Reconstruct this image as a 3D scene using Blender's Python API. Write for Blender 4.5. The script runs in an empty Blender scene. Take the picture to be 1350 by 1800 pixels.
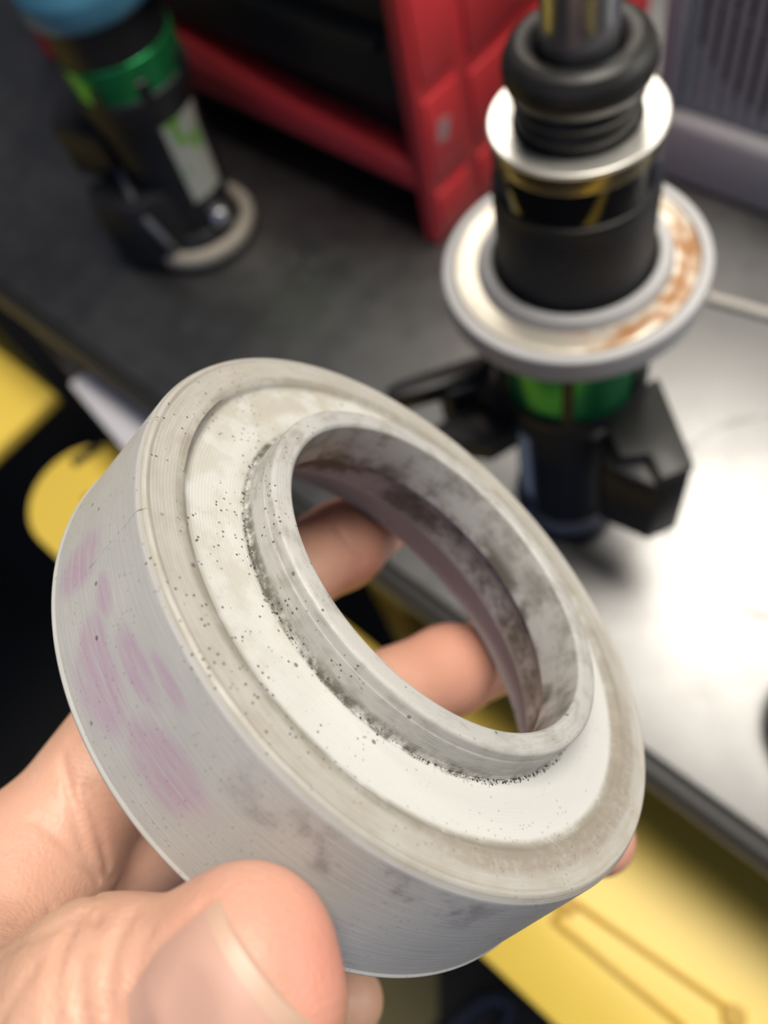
import bpy, bmesh, math, random
import numpy as np
from mathutils import Vector, Matrix
random.seed(4); np.random.seed(4)
S = bpy.context.scene
COL = S.collection

# ------------------------------------------------------------------ camera
F_PX = 1450.0
RM = np.array([[0.74221158, 0.51250391, -0.43181213],
               [0.64493819, -0.72135857, 0.25238175],
               [-0.18214474, -0.46581279, -0.86593403]])      # camera (x right, y down, z forward) -> world
CAM = np.array([0.0, 0.0, 0.4496])
cam = bpy.data.cameras.new('camera')
cam_o = bpy.data.objects.new('camera', cam); COL.objects.link(cam_o)
m = Matrix.Identity(4)
for r in range(3):
    m[r][0] = RM[r][0]; m[r][1] = -RM[r][1]; m[r][2] = -RM[r][2]; m[r][3] = CAM[r]
cam_o.matrix_world = m
cam.sensor_fit = 'VERTICAL'; cam.sensor_height = 24.0; cam.lens = 24.0 * F_PX / 1800.0
cam.clip_start = 0.005; cam.clip_end = 50
cam.dof.use_dof = True; cam.dof.focus_distance = 0.118; cam.dof.aperture_fstop = 7.6
S.camera = cam_o

# ------------------------------------------------------------------ world, lights, exposure
W = bpy.data.worlds.new('world'); S.world = W; W.use_nodes = True
W.node_tree.nodes['Background'].inputs[0].default_value = (0.62, 0.70, 0.95, 1)
W.node_tree.nodes['Background'].inputs[1].default_value = 0.085

def area(name, loc, target, sx, sy, power, color):
    l = bpy.data.lights.new(name, 'AREA'); l.shape = 'RECTANGLE'; l.size = sx; l.size_y = sy
    l.energy = power; l.color = color
    o = bpy.data.objects.new(name, l); COL.objects.link(o); o.location = loc
    d = Vector(target) - Vector(loc); o.rotation_euler = d.to_track_quat('-Z', 'Y').to_euler()
    return o
area('ceiling_lamp', (0.08, 0.52, 2.1), (0.0, 0.30, 0), 1.2, 0.8, 58, (1.0, 0.93, 0.82))
area('ceiling_lamp', (-1.75, 2.15, 2.1), (0.0, 0.30, 0), 1.3, 0.45, 24, (1.0, 0.93, 0.82))
area('window_daylight', (1.9, 2.1, 1.3), (-0.2, 0.3, 0.1), 1.5, 1.2, 36, (1.0, 0.96, 0.90))
area('doorway_daylight', (0.9, -2.6, 0.75), (0, 0.2, 0.2), 2.4, 2.0, 13, (0.38, 0.53, 1.0))

S.view_settings.view_transform = 'Standard'
S.view_settings.look = 'None'
S.view_settings.gamma = 1.0
S.view_settings.use_curve_mapping = False
S.view_settings.exposure = -0.08

# ------------------------------------------------------------------ material helpers
def mat(name, col, rough=0.5, metal=0.0, spec=0.5, noise=0.0, nscale=30.0, bump=0.0, bscale=200.0, coat=0.0, trans=0.0, ior=1.45, rvar=0.0):
    M = bpy.data.materials.new(name); M.use_nodes = True
    nt = M.node_tree; b = nt.nodes['Principled BSDF']
    c = (*col, 1.0)
    b.inputs['Base Color'].default_value = c
    b.inputs['Roughness'].default_value = rough
    b.inputs['Metallic'].default_value = metal
    b.inputs['Specular IOR Level'].default_value = spec
    b.inputs['Coat Weight'].default_value = coat
    b.inputs['Transmission Weight'].default_value = trans
    b.inputs['IOR'].default_value = ior
    tc = nt.nodes.new('ShaderNodeTexCoord')
    if noise > 0 or rvar > 0:
        n = nt.nodes.new('ShaderNodeTexNoise'); n.inputs['Scale'].default_value = nscale; n.inputs['Detail'].default_value = 5
        nt.links.new(tc.outputs['Object'], n.inputs['Vector'])
        if noise > 0:
            mx = nt.nodes.new('ShaderNodeMix'); mx.data_type = 'RGBA'
            mx.inputs[6].default_value = tuple(x * (1 - noise) for x in col) + (1,)
            mx.inputs[7].default_value = tuple(min(1, x * (1 + noise)) for x in col) + (1,)
            nt.links.new(n.outputs['Fac'], mx.inputs[0]); nt.links.new(mx.outputs[2], b.inputs['Base Color'])
        if rvar > 0:
            mr = nt.nodes.new('ShaderNodeMapRange'); mr.inputs[3].default_value = max(0, rough - rvar); mr.inputs[4].default_value = min(1, rough + rvar)
            nt.links.new(n.outputs['Fac'], mr.inputs[0]); nt.links.new(mr.outputs[0], b.inputs['Roughness'])
    if bump > 0:
        n2 = nt.nodes.new('ShaderNodeTexNoise'); n2.inputs['Scale'].default_value = bscale; n2.inputs['Detail'].default_value = 4
        nt.links.new(tc.outputs['Object'], n2.inputs['Vector'])
        bp = nt.nodes.new('ShaderNodeBump'); bp.inputs['Strength'].default_value = bump; bp.inputs['Distance'].default_value = 0.001
        nt.links.new(n2.outputs['Fac'], bp.inputs['Height']); nt.links.new(bp.outputs[0], b.inputs['Normal'])
    return M

class NB:
    """small node-expression builder"""
    def __init__(s, M): s.nt = M.node_tree; s.b = s.nt.nodes['Principled BSDF']
    def _set(s, sock, v):
        if isinstance(v, (int, float)): sock.default_value = v
        elif isinstance(v, tuple): sock.default_value = v if len(v) == len(sock.default_value) else (*v, 1.0)
        else: s.nt.links.new(v, sock)
    def m(s, op, a, b=0.0, c=0.0):
        n = s.nt.nodes.new('ShaderNodeMath'); n.operation = op
        for k, v in enumerate((a, b, c)): s._set(n.inputs[k], v)
        return n.outputs[0]
    def ss(s, x, lo, hi, a=0.0, b=1.0):
        n = s.nt.nodes.new('ShaderNodeMapRange'); n.interpolation_type = 'SMOOTHSTEP'
        for k, v in enumerate((x, lo, hi, a, b)): s._set(n.inputs[k], v)
        return n.outputs[0]
    def band(s, x, lo, hi, w):      # 1 inside lo..hi with soft edge w
        return s.m('MULTIPLY', s.ss(x, lo - w, lo), s.ss(x, hi, hi + w, 1.0, 0.0))
    def noise(s, vec, scale, detail=4, rough=0.55):
        n = s.nt.nodes.new('ShaderNodeTexNoise'); s._set(n.inputs['Vector'], vec); n.inputs['Scale'].default_value = scale
        n.inputs['Detail'].default_value = detail; n.inputs['Roughness'].default_value = rough
        return n.outputs['Fac']
    def voro(s, vec, scale):
        n = s.nt.nodes.new('ShaderNodeTexVoronoi'); s._set(n.inputs['Vector'], vec); n.inputs['Scale'].default_value = scale
        return n.outputs['Distance']
    def xyz(s, x, y, z):
        n = s.nt.nodes.new('ShaderNodeCombineXYZ')
        for k, v in enumerate((x, y, z)): s._set(n.inputs[k], v)
        return n.outputs[0]
    def sep(s, v):
        n = s.nt.nodes.new('ShaderNodeSeparateXYZ'); s._set(n.inputs[0], v); return n.outputs
    def mix(s, f, a, b):
        n = s.nt.nodes.new('ShaderNodeMix'); n.data_type = 'RGBA'
        s._set(n.inputs[0], f); s._set(n.inputs[6], a); s._set(n.inputs[7], b); return n.outputs[2]
    def obj(s):
        n = s.nt.nodes.new('ShaderNodeTexCoord'); return n.outputs['Object']
    def bump(s, h, dist, strength=1.0, normal=None):
        n = s.nt.nodes.new('ShaderNodeBump'); s._set(n.inputs['Height'], h)
        n.inputs['Distance'].default_value = dist; n.inputs['Strength'].default_value = strength
        if normal is not None: s._set(n.inputs['Normal'], normal)
        return n.outputs[0]

# ------------------------------------------------------------------ mesh helpers
def link(name, me, M, parent=None, smooth=False, loc=None):
    o = bpy.data.objects.new(name, me); COL.objects.link(o)
    if M is not None: me.materials.append(M)
    if smooth:
        me.polygons.foreach_set('use_smooth', [True] * len(me.polygons))
        try: me.set_sharp_from_angle(angle=math.radians(35))
        except Exception: pass
    if parent is not None: o.parent = parent
    if loc is not None: o.location = loc
    return o
def thing(name, label, cat, loc=(0, 0, 0), rotz=0.0, group=None):
    o = bpy.data.objects.new(name, None); COL.objects.link(o); o.location = loc; o.rotation_euler = (0, 0, rotz)
    o.empty_display_size = 0.02
    o['label'] = label; o['category'] = cat
    if group: o['group'] = group
    return o
def tag(o, label, cat, group=None):
    o['label'] = label; o['category'] = cat
    if group: o['group'] = group
    return o
def struct(o): o['kind'] = 'structure'; return o
def bm_mesh(bm, name='m'):
    me = bpy.data.meshes.new(name); bmesh.ops.recalc_face_normals(bm, faces=bm.faces[:]); bm.to_mesh(me); bm.free(); return me
def box_bm(x0, x1, y0, y1, z0, z1, bev=0.0, seg=2):
    bm = bmesh.new(); bmesh.ops.create_cube(bm, size=1.0)
    for v in bm.verts:
        v.co = Vector(((x0 + x1) / 2 + v.co.x * (x1 - x0), (y0 + y1) / 2 + v.co.y * (y1 - y0), (z0 + z1) / 2 + v.co.z * (z1 - z0)))
    if bev > 0: bmesh.ops.bevel(bm, geom=bm.edges[:], offset=bev, segments=seg, affect='EDGES', profile=0.5)
    return bm
def box(name, x0, x1, y0, y1, z0, z1, M, parent=None, bev=0.0, seg=2):
    return link(name, bm_mesh(box_bm(x0, x1, y0, y1, z0, z1, bev, seg)), M, parent, smooth=bev > 0)
def prism_bm(pts, z0, z1, bev=0.0):
    """extrude a polygon in xy from z0 to z1"""
    bm = bmesh.new(); vs = [bm.verts.new((p[0], p[1], z0)) for p in pts]; f = bm.faces.new(vs)
    r = bmesh.ops.extrude_face_region(bm, geom=[f])
    for e in r['geom']:
        if isinstance(e, bmesh.types.BMVert): e.co.z = z1
    bmesh.ops.recalc_face_normals(bm, faces=bm.faces[:])
    if bev > 0: bmesh.ops.bevel(bm, geom=bm.edges[:], offset=bev, segments=2, affect='EDGES', profile=0.5)
    return bm
def prism(name, pts, z0, z1, M, parent=None, bev=0.0, matrix=None):
    bm = prism_bm(pts, z0, z1, bev)
    if matrix is not None: bm.transform(matrix)
    return link(name, bm_mesh(bm), M, parent, smooth=bev > 0)
def lathe_me(prof, seg=96, closed=True, a0=0.0, a1=2 * math.pi):
    """revolve (r, z) profile round z; closed joins last to first"""
    full = abs(a1 - a0 - 2 * math.pi) < 1e-6
    n = len(prof); k = seg if full else seg + 1
    vs, fs = [], []
    for i in range(k):
        a = a0 + (a1 - a0) * i / seg
        for r, z in prof: vs.append((r * math.cos(a), r * math.sin(a), z))
    for i in range(seg):
        i2 = (i + 1) % k
        for j in range(n if closed else n - 1):
            j2 = (j + 1) % n
            fs.append((i * n + j, i2 * n + j, i2 * n + j2, i * n + j2))
    if not full and closed:
        fs.append(tuple(range(n))); fs.append(tuple((k - 1) * n + j for j in reversed(range(n))))
    me = bpy.data.meshes.new('lathe'); me.from_pydata(vs, [], fs); me.validate()
    bm = bmesh.new(); bm.from_mesh(me); bmesh.ops.remove_doubles(bm, verts=bm.verts[:], dist=1e-7)
    bmesh.ops.recalc_face_normals(bm, faces=bm.faces[:]); bm.to_mesh(me); bm.free(); return me
def lathe(name, prof, M, parent=None, seg=96, closed=True, loc=None, a0=0.0, a1=2 * math.pi):
    return link(name, lathe_me(prof, seg, closed, a0, a1), M, parent, smooth=True, loc=loc)
def rounded(prof, rad, n=4):
    """round the corners of a closed (r, z) polygon"""
    out = []; N = len(prof)
    for i in range(N):
        p = np.array(prof[i]); a = np.array(prof[i - 1]); b = np.array(prof[(i + 1) % N])
        u = a - p; v = b - p; lu = np.linalg.norm(u); lv = np.linalg.norm(v)
        t = min(rad, lu * 0.45, lv * 0.45); A = p + u / lu * t; B = p + v / lv * t
        for k in range(n + 1):
            s = k / n; out.append(tuple((1 - s) ** 2 * A + 2 * s * (1 - s) * p + s * s * B))
    return out
def tube_me(path, r, seg=12, cap=True):
    P = [Vector(p) for p in path]; n = len(P); vs, fs = [], []
    up = Vector((0, 0, 1))
    t0 = (P[1] - P[0]).normalized()
    if abs(t0.dot(up)) > 0.9: up = Vector((1, 0, 0))
    nrm = (up - t0 * up.dot(t0)).normalized()
    for i in range(n):
        t = (P[min(i + 1, n - 1)] - P[max(i - 1, 0)]).normalized()
        nrm = (nrm - t * nrm.dot(t)).normalized(); bn = t.cross(nrm)
        rr = r[i] if isinstance(r, (list, tuple)) else r
        for k in range(seg):
            a = 2 * math.pi * k / seg; vs.append(tuple(P[i] + (nrm * math.cos(a) + bn * math.sin(a)) * rr))
    for i in range(n - 1):
        for k in range(seg):
            k2 = (k + 1) % seg; fs.append((i * seg + k, i * seg + k2, (i + 1) * seg + k2, (i + 1) * seg + k))
    if cap: fs.append(tuple(reversed(range(seg)))); fs.append(tuple((n - 1) * seg + k for k in range(seg)))
    me = bpy.data.meshes.new('tube'); me.from_pydata(vs, [], fs); return me
def tube(name, path, r, M, parent=None, seg=12): return link(name, tube_me(path, r, seg), M, parent, smooth=True)
def spline(pts, n=8):
    P = [Vector(p) for p in pts]; out = []
    for i in range(len(P) - 1):
        p0 = P[max(i - 1, 0)]; p1 = P[i]; p2 = P[i + 1]; p3 = P[min(i + 2, len(P) - 1)]
        for k in range(n):
            t = k / n
            out.append(0.5 * ((2 * p1) + (p2 - p0) * t + (2 * p0 - 5 * p1 + 4 * p2 - p3) * t * t + (3 * p1 - p0 - 3 * p2 + p3) * t ** 3))
    out.append(P[-1]); return out

# ------------------------------------------------------------------ shared materials
M_black = mat('black_plastic', (0.012, 0.012, 0.014), 0.38, noise=0.3, nscale=60)
M_rubber = mat('black_rubber', (0.022, 0.021, 0.020), 0.42, noise=0.3, nscale=90, bump=0.15, bscale=600)
M_matte = mat('matte_black_tube', (0.013, 0.014, 0.017), 0.5, noise=0.4, nscale=40)
M_gloss = mat('gloss_black_tube', (0.006, 0.006, 0.007), 0.1, coat=0.6)
M_chrome = mat('chrome', (0.55, 0.56, 0.60), 0.36, metal=1.0)
M_steel = mat('bright_steel', (0.92, 0.90, 0.84), 0.34, metal=0.75, noise=0.08, nscale=80)
M_greyplastic = mat('grey_printed_plastic', (0.46, 0.46, 0.47), 0.45, noise=0.06, nscale=60)
M_red = mat('red_plastic', (0.62, 0.040, 0.048), 0.42, noise=0.12, nscale=12)
M_chestblack = mat('drawer_black', (0.010, 0.010, 0.010), 0.45, noise=0.3, nscale=10)
M_green = mat('green_anodised', (0.03, 0.34, 0.11), 0.25, metal=0.7)
M_blue = mat('blue_plastic', (0.06, 0.20, 0.30), 0.4, noise=0.25, nscale=40)
M_yellow = mat('yellow_paint', (0.93, 0.67, 0.11), 0.38, noise=0.07, nscale=14, bump=0.05, bscale=200)
M_trim = mat('black_edge_trim', (0.012, 0.012, 0.012), 0.5)
M_alu = mat('grey_edge_strip', (0.10, 0.10, 0.10), 0.5, noise=0.2)
M_heater = mat('grey_painted_casing', (0.40, 0.40, 0.43), 0.5, noise=0.08, nscale=20)
M_dark = mat('dark_slot', (0.008, 0.008, 0.01), 0.7)
M_cable = mat('white_cable_jacket', (0.62, 0.60, 0.54), 0.5)
M_white = mat('white_panel', (0.62, 0.61, 0.66), 0.5, noise=0.08, nscale=12)
M_taupe = mat('taupe_board', (0.16, 0.14, 0.12), 0.6, noise=0.3, nscale=15)
M_beige = mat('beige_rubber_rim', (0.30, 0.27, 0.23), 0.6, noise=0.25, nscale=50)

# floor concrete
M_floor = mat('dark_floor', (0.016, 0.016, 0.016), 0.6, noise=0.5, nscale=5, bump=0.2, bscale=60)
M_wall = mat('dark_wall', (0.06, 0.06, 0.065), 0.8, noise=0.2, nscale=3)

# bench laminate: black, glossy-satin, with grime films and faint ring marks
M_bench = bpy.data.materials.new('black_bench_laminate'); M_bench.use_nodes = True
nb = NB(M_bench); ob = nb.obj(); X, Y, Z = nb.sep(ob)
n1 = nb.noise(ob, 9, 6); n2 = nb.noise(ob, 45, 5); n3 = nb.noise(ob, 3.0, 3)
film = nb.ss(nb.m('ADD', nb.m('MULTIPLY', n1, 0.6), nb.m('MULTIPLY', n2, 0.4)), 0.38, 0.62)
rr = nb.m('SQRT', nb.m('ADD', nb.m('POWER', nb.m('SUBTRACT', X, -0.0337), 2), nb.m('POWER', nb.m('SUBTRACT', Y, 0.2658), 2)))
ringm = nb.m('MULTIPLY', nb.band(rr, 0.0652, 0.0664, 0.0015), nb.ss(n2, 0.35, 0.6, 0.1, 0.35))
spots = nb.ss(nb.voro(ob, 38), 0.10, 0.22, 1.0, 0.0)
spots = nb.m('MULTIPLY', spots, nb.ss(n3, 0.45, 0.6))
dirt = nb.m('MAXIMUM', ringm, nb.m('MULTIPLY', spots, 0.8))
nb._set(nb.b.inputs['Base Color'], nb.mix(film, (0.008, 0.008, 0.008), (0.015, 0.0145, 0.014)))
nb._set(nb.b.inputs['Roughness'], nb.m('ADD', nb.m('MULTIPLY', film, 0.06), nb.m('ADD', 0.34, nb.m('MULTIPLY', dirt, 0.2))))
nb._set(nb.b.inputs['Specular IOR Level'], nb.m('SUBTRACT', 1.0, nb.m('MULTIPLY', dirt, 0.5)))
nb.b.inputs['IOR'].default_value = 1.85
nb._set(nb.b.inputs['Normal'], nb.bump(nb.noise(ob, 900, 2), 0.0004, 0.15))

# ------------------------------------------------------------------ room shell
ZF = -0.90
struct(box('floor', -4, 4, -4, 3.6, ZF - 0.05, ZF, M_floor))
struct(box('wall_back', -4, 4, 3.50, 3.56, ZF, 2.4, M_wall))

# ------------------------------------------------------------------ workbench
YE = 0.102
bench = thing('workbench', 'long workbench with a worn black laminate top and dark edge strip', 'workbench', (0, 0, 0))
box('bench_top', -1.6, 0.75, YE + 0.004, 1.15, -0.032, 0.0, M_bench, bench, bev=0.0015)
tr = box('edge_trim', -1.6, 0.75, YE - 0.007, YE + 0.004, -0.020, -0.0002, M_trim, bench, bev=0.003)
box('edge_strip', -1.6, 0.75, YE - 0.0085, YE - 0.007, -0.0155, -0.0075, M_alu, bench, bev=0.0005)
box('frame_rail', -1.55, 0.70, YE + 0.03, YE + 0.07, -0.075, -0.032, M_trim, bench, bev=0.002)
box('frame_rail', -1.55, 0.70, 1.06, 1.10, -0.075, -0.032, M_trim, bench, bev=0.002)
for (x, y) in ((-0.262, YE + 0.012), (0.62, YE + 0.03), (-1.5, YE + 0.03), (-0.262, 1.04), (0.62, 1.04), (-1.5, 1.04)):
    box('leg', x, x + 0.042, y, y + 0.05, ZF, -0.032, M_yellow, bench, bev=0.003)
def rot_board(name, cx, cy, ang, x0, x1, y0, y1, z0, z1, M, bev):
    bm = box_bm(x0, x1, y0, y1, z0, z1, bev); bm.transform(Matrix.Translation((cx, cy, 0)) @ Matrix.Rotation(ang, 4, 'Z'))
    return link(name, bm_mesh(bm), M, bench, smooth=True)
rot_board('drawer', -0.54, 0.080, math.radians(-9), 0.0, 0.20, 0.0, 0.12, -0.062, -0.040, M_white, 0.003)
rot_board('drawer_slide', -0.54, 0.086, math.radians(-9), -0.19, -0.003, 0.0, 0.09, -0.060, -0.040, M_taupe, 0.003)

# ------------------------------------------------------------------ yellow lift under the bench edge
ZY = -0.12
def arc(cx, cy, r, a0, a1, n=14): return [(cx + r * math.cos(math.radians(a0 + (a1 - a0) * i / n)), cy + r * math.sin(math.radians(a0 + (a1 - a0) * i / n))) for i in range(n + 1)]
arm = thing('vehicle_lift', 'yellow painted steel vehicle lift with a rounded end below the bench edge', 'vehicle lift', (0, 0, 0))
pts = arc(-0.512, 0.024, 0.054, 90, 270) + [(0.60, -0.030), (0.60, 0.30), (-0.155, 0.30), (-0.155, 0.078)]
prism('arm_plate', pts, ZY - 0.012, ZY, M_yellow, arm, bev=0.002)
prism('arm_web', [(-0.28, -0.022), (0.58, -0.022), (0.58, -0.014), (-0.28, -0.014)], ZY - 0.09, ZY - 0.011, M_yellow, arm)
prism('arm_web', [(-0.28, 0.062), (0.58, 0.062), (0.58, 0.070), (-0.28, 0.070)], ZY - 0.09, ZY - 0.011, M_yellow, arm)
M_rib_shade = mat('yellow_rib_shade', (0.60, 0.36, 0.025), 0.45, noise=0.1)  # deeper yellow paints in the shadow lines along the ribs and bolts
def rib(p, q, w=0.0035, h=0.004):
    d = Vector((q[0] - p[0], q[1] - p[1])).normalized(); n = Vector((-d.y, d.x)) * w / 2
    prism('rib', [(p[0] + n.x, p[1] + n.y), (p[0] - n.x, p[1] - n.y), (q[0] - n.x, q[1] - n.y), (q[0] + n.x, q[1] + n.y)], ZY, ZY + h, M_rib_shade, arm, bev=0.0008)
rib((-0.012, 0.030), (0.092, 0.041)); rib((-0.014, 0.014), (0.074, 0.017)); rib((-0.013, 0.014), (-0.012, 0.030)); rib((0.095, 0.020), (0.093, 0.040))
for (x, y) in ((-0.012, 0.026), (0.091, 0.039), (0.30, 0.03)):
    lathe('bolt_head', rounded([(0, 0), (0.0065, 0), (0.0065, 0.005), (0, 0.005)], 0.001), M_rib_shade, arm, 20, True, (x, y, ZY + 0.0001))
for (x, y, a, l, w) in ((-0.545, 0.052, 75, 0.030, 0.010), (-0.500, 0.028, 60, 0.022, 0.014)):
    bm = box_bm(-l / 2, l / 2, -w / 2, w / 2, -0.001, 0.001, 0.0008); bm.transform(Matrix.Translation((x, y, ZY + 0.0008)) @ Matrix.Rotation(math.radians(a), 4, 'Z'))
    link('slot_plug', bm_mesh(bm), M_dark, arm, smooth=True)
box('post', 0.25, 0.33, 0.10, 0.18, ZF, ZY - 0.012, M_yellow, arm, bev=0.004)
box('post', -0.40, -0.36, 0.00, 0.05, ZF, ZY - 0.012, M_yellow, arm, bev=0.004)
plat = thing('lift_platform', 'flat yellow steel platform corner at the left edge of the photo', 'platform', (0, 0, 0))
prism('deck_plate', [(-1.3, -0.25), (-0.622, -0.25), (-0.628, 0.078), (-1.3, 0.075)], ZY - 0.015, ZY, M_yellow, plat, bev=0.002)
box('post', -1.28, -1.22, -0.24, -0.18, ZF, ZY - 0.015, M_yellow, plat, bev=0.004)

# dark hose and olive mat on the floor
hose = spline([(-0.05, -0.42, ZF + 0.012), (-0.06, -0.22, ZF + 0.012), (-0.045, -0.115, ZF + 0.012), (-0.01, -0.095, ZF + 0.012), (0.01, -0.18, ZF + 0.012), (0.10, -0.4, ZF + 0.012), (0.5, -0.6, ZF + 0.012)], 10)
M_hose = mat('blue_black_hose', (0.03, 0.035, 0.07), 0.45)
tag(tube('air_hose', hose, 0.012, M_hose, None, 14), 'dark blue-black hose looped on the floor below the ring', 'hose')
M_olive = mat('olive_mat', (0.26, 0.22, 0.10), 0.8, noise=0.3, nscale=10)
tag(link('floor_mat', bm_mesh(prism_bm([(-0.62, -0.42), (-0.08, -0.40), (-0.08, -0.17), (-0.13, -0.11), (-0.60, -0.12)], ZF, ZF + 0.008, 0.002)), M_olive), 'olive brown floor mat on the dark floor under the thumb', 'mat')

# ------------------------------------------------------------------ red tool chest
chest = thing('tool_chest', 'red and black tool chest standing at the back of the workbench', 'tool chest', (0, 0, 0))
CX0, CX1, CY0, CY1, CZ1 = -0.86, -0.338, 0.325, 0.60, 0.36
box('chest_body', CX0 + 0.02, CX1 - 0.014, CY0 + 0.024, CY1, 0.012, CZ1, M_chestblack, chest, bev=0.003)
for k, (xa, xb) in enumerate(((CX1 - 0.014, CX1), (CX0, CX0 + 0.02))):
    ep = box('end_panel', xa, xb, CY0, CY1 + 0.004, 0.0, CZ1 + 0.004, M_red, chest, bev=0.004, seg=3)
    if k == 0:
        xs = CX1
        for (y0, y1, z0, z1) in ((CY0 + 0.006, CY0 + 0.040, 0.056, 0.116), (CY0 + 0.006, CY0 + 0.040, 0.128, 0.20), (CY0 + 0.006, CY0 + 0.040, 0.008, 0.044),
                                 (CY0 + 0.052, CY1 - 0.02, 0.008, 0.044), (CY0 + 0.052, CY1 - 0.02, 0.056, 0.108), (CY0 + 0.052, CY1 - 0.02, 0.122, 0.20), (CY0 + 0.006, CY0 + 0.040, 0.212, 0.34), (CY0 + 0.052, CY1 - 0.02, 0.212, 0.34)):
            link('raised_panel', bm_mesh(box_bm(xs - 0.001, xs + 0.0022, y0, y1, z0, z1, 0.0015)), M_red, ep, smooth=True)
M_stick = mat('worn_sticker', (0.42, 0.26, 0.27), 0.6, noise=0.3, nscale=200)
link('worn_sticker', bm_mesh(prism_bm([(0.338, 0.082), (0.349, 0.080), (0.353, 0.094), (0.341, 0.097)], 0, 0.0004)), M_stick, chest).matrix_world = \
    Matrix(((0, 0, 1, CX1 + 0.0022), (1, 0, 0, 0), (0, 1, 0, 0), (0, 0, 0, 1)))
# front rail: taller towards the left
rail = [(CX0 + 0.02, 0.052), (CX1 - 0.014, 0.044), (CX1 - 0.014, 0.062), (-0.42, 0.070), (-0.47, 0.074), (-0.52, 0.082), (-0.58, 0.094), (CX0 + 0.02, 0.098)]
o = prism('front_rail', rail, 0, 0.022, M_red, chest, bev=0.002, matrix=Matrix(((1, 0, 0, 0), (0, 0, 1, CY0 + 0.002), (0, 1, 0, 0), (0, 0, 0, 1))))
zz = 0.100
for h in (0.052, 0.070, 0.100):
    d = box('drawer', CX0 + 0.024, CX1 - 0.018, CY0 + 0.010, CY0 + 0.026, zz, min(zz + h, CZ1 - 0.004), M_chestblack, chest, bev=0.002)
    box('drawer_pull', CX0 + 0.04, CX1 - 0.03, CY0 + 0.002, CY0 + 0.012, zz + h - 0.012, zz + h - 0.004, M_chestblack, d, bev=0.002)
    zz += h + 0.004
for (x, z) in ((-0.487, 0.149), (-0.458, 0.142)):
    s = lathe('screw_head', rounded([(0, 0), (0.003, 0), (0.003, 0.0012), (0, 0.0018)], 0.0005), M_chrome, chest, 16)
    s.matrix_world = Matrix.Translation((x, CY0 + 0.010, z)) @ Matrix.Rotation(math.radians(90), 4, 'X')

# ------------------------------------------------------------------ grey louvred casing
heat = thing('heater_casing', 'grey louvred heater casing with vertical slats at the back right', 'heater', (0, 0, 0))
HX0, HX1, HY = -0.252, 0.12, 0.478
box('casing_body', HX0, HX1, HY, HY + 0.16, 0.004, 0.20, M_heater, heat, bev=0.004)
box('plinth', HX0 + 0.004, HX1, HY - 0.014, HY + 0.002, 0.0, 0.050, M_heater, heat, bev=0.006, seg=3)
box('side_frame', HX0, HX0 + 0.014, HY - 0.010, HY + 0.002, 0.052, 0.20, M_heater, heat, bev=0.002)
slat_me = bm_mesh(box_bm(-0.0027, 0.0027, -0.0035, 0.001, 0.052, 0.194, 0.0008, 1)); slat_me.materials.append(M_heater)
x = HX0 + 0.019; first = True
while x < HX1 - 0.004:
    s = bpy.data.objects.new('slat', slat_me); COL.objects.link(s); s.parent = heat; s.location = (x, HY, 0)
    xm = x + 0.0048; q = 1 - ((xm + 0.15) / 0.097) ** 2
    if q > 0.05:
        hz = 0.097 * math.sqrt(q)
        for (za, zb) in ((0.155 - hz, 0.155 - hz * 0.45), (0.158 - hz * 0.45, min(0.190, 0.155 + hz))):
            box('slot', xm - 0.0022, xm + 0.0022, HY - 0.0016, HY + 0.0006, za, zb, M_dark, heat)
    x += 0.0096

# ------------------------------------------------------------------ white cable
cab = spline([(-0.33, 0.452, 0.003), (-0.24, 0.40, 0.003), (-0.17, 0.380, 0.003), (-0.125, 0.384, 0.003), (-0.09, 0.392, 0.003), (0.0, 0.42, 0.003), (0.15, 0.40, 0.003), (0.45, 0.44, 0.003)], 8)
tag(tube('power_cable', cab, 0.003, M_cable, None, 10), 'thin white cable lying across the bench behind the shock absorber', 'cable')

# black knob at the right edge
knob = thing('rubber_puck', 'black rubber puck on the bright bench top at the right edge', 'puck', (0.052, 0.172, 0))
lathe('puck_body', rounded([(0.008, 0), (0.036, 0), (0.040, 0.012), (0.036, 0.030), (0.008, 0.030)], 0.005), M_rubber, knob, 48)
lathe('puck_insert', rounded([(0.003, 0.001), (0.0085, 0.001), (0.0085, 0.032), (0.003, 0.032)], 0.001), M_steel, knob, 24)

# ------------------------------------------------------------------ shock absorber with the fitted ring
BX, BY = -0.137, 0.2038
sh = thing('shock_absorber', 'upright black shock absorber with chrome rod and rusty washer in a fitted grey ring', 'shock absorber', (BX, BY, 0))
ST = 48
lathe('piston_rod', rounded([(0, 0.255), (0.0118, 0.255), (0.0118, 0.46), (0.0105, 0.462), (0, 0.462)], 0.0006), M_chrome, sh, 64)
bs = [(0.0128, 0.262), (0.0200, 0.262), (0.0206, 0.266), (0.0208, 0.270), (0.0196, 0.2725), (0.0196, 0.2742), (0.0212, 0.2765), (0.0214, 0.2785),
      (0.0200, 0.2805), (0.0202, 0.282), (0.0226, 0.2845), (0.0238, 0.289), (0.0240, 0.293), (0.0234, 0.298), (0.0215, 0.3025), (0.0185, 0.3045), (0.0150, 0.3035), (0.0132, 0.300), (0.0128, 0.296)]
bs = [(a, 0.2635 + (b - 0.262) * 0.66) for a, b in bs]
lathe('bump_stop', rounded(bs, 0.0008, 3), M_rubber, sh, 96)
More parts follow.
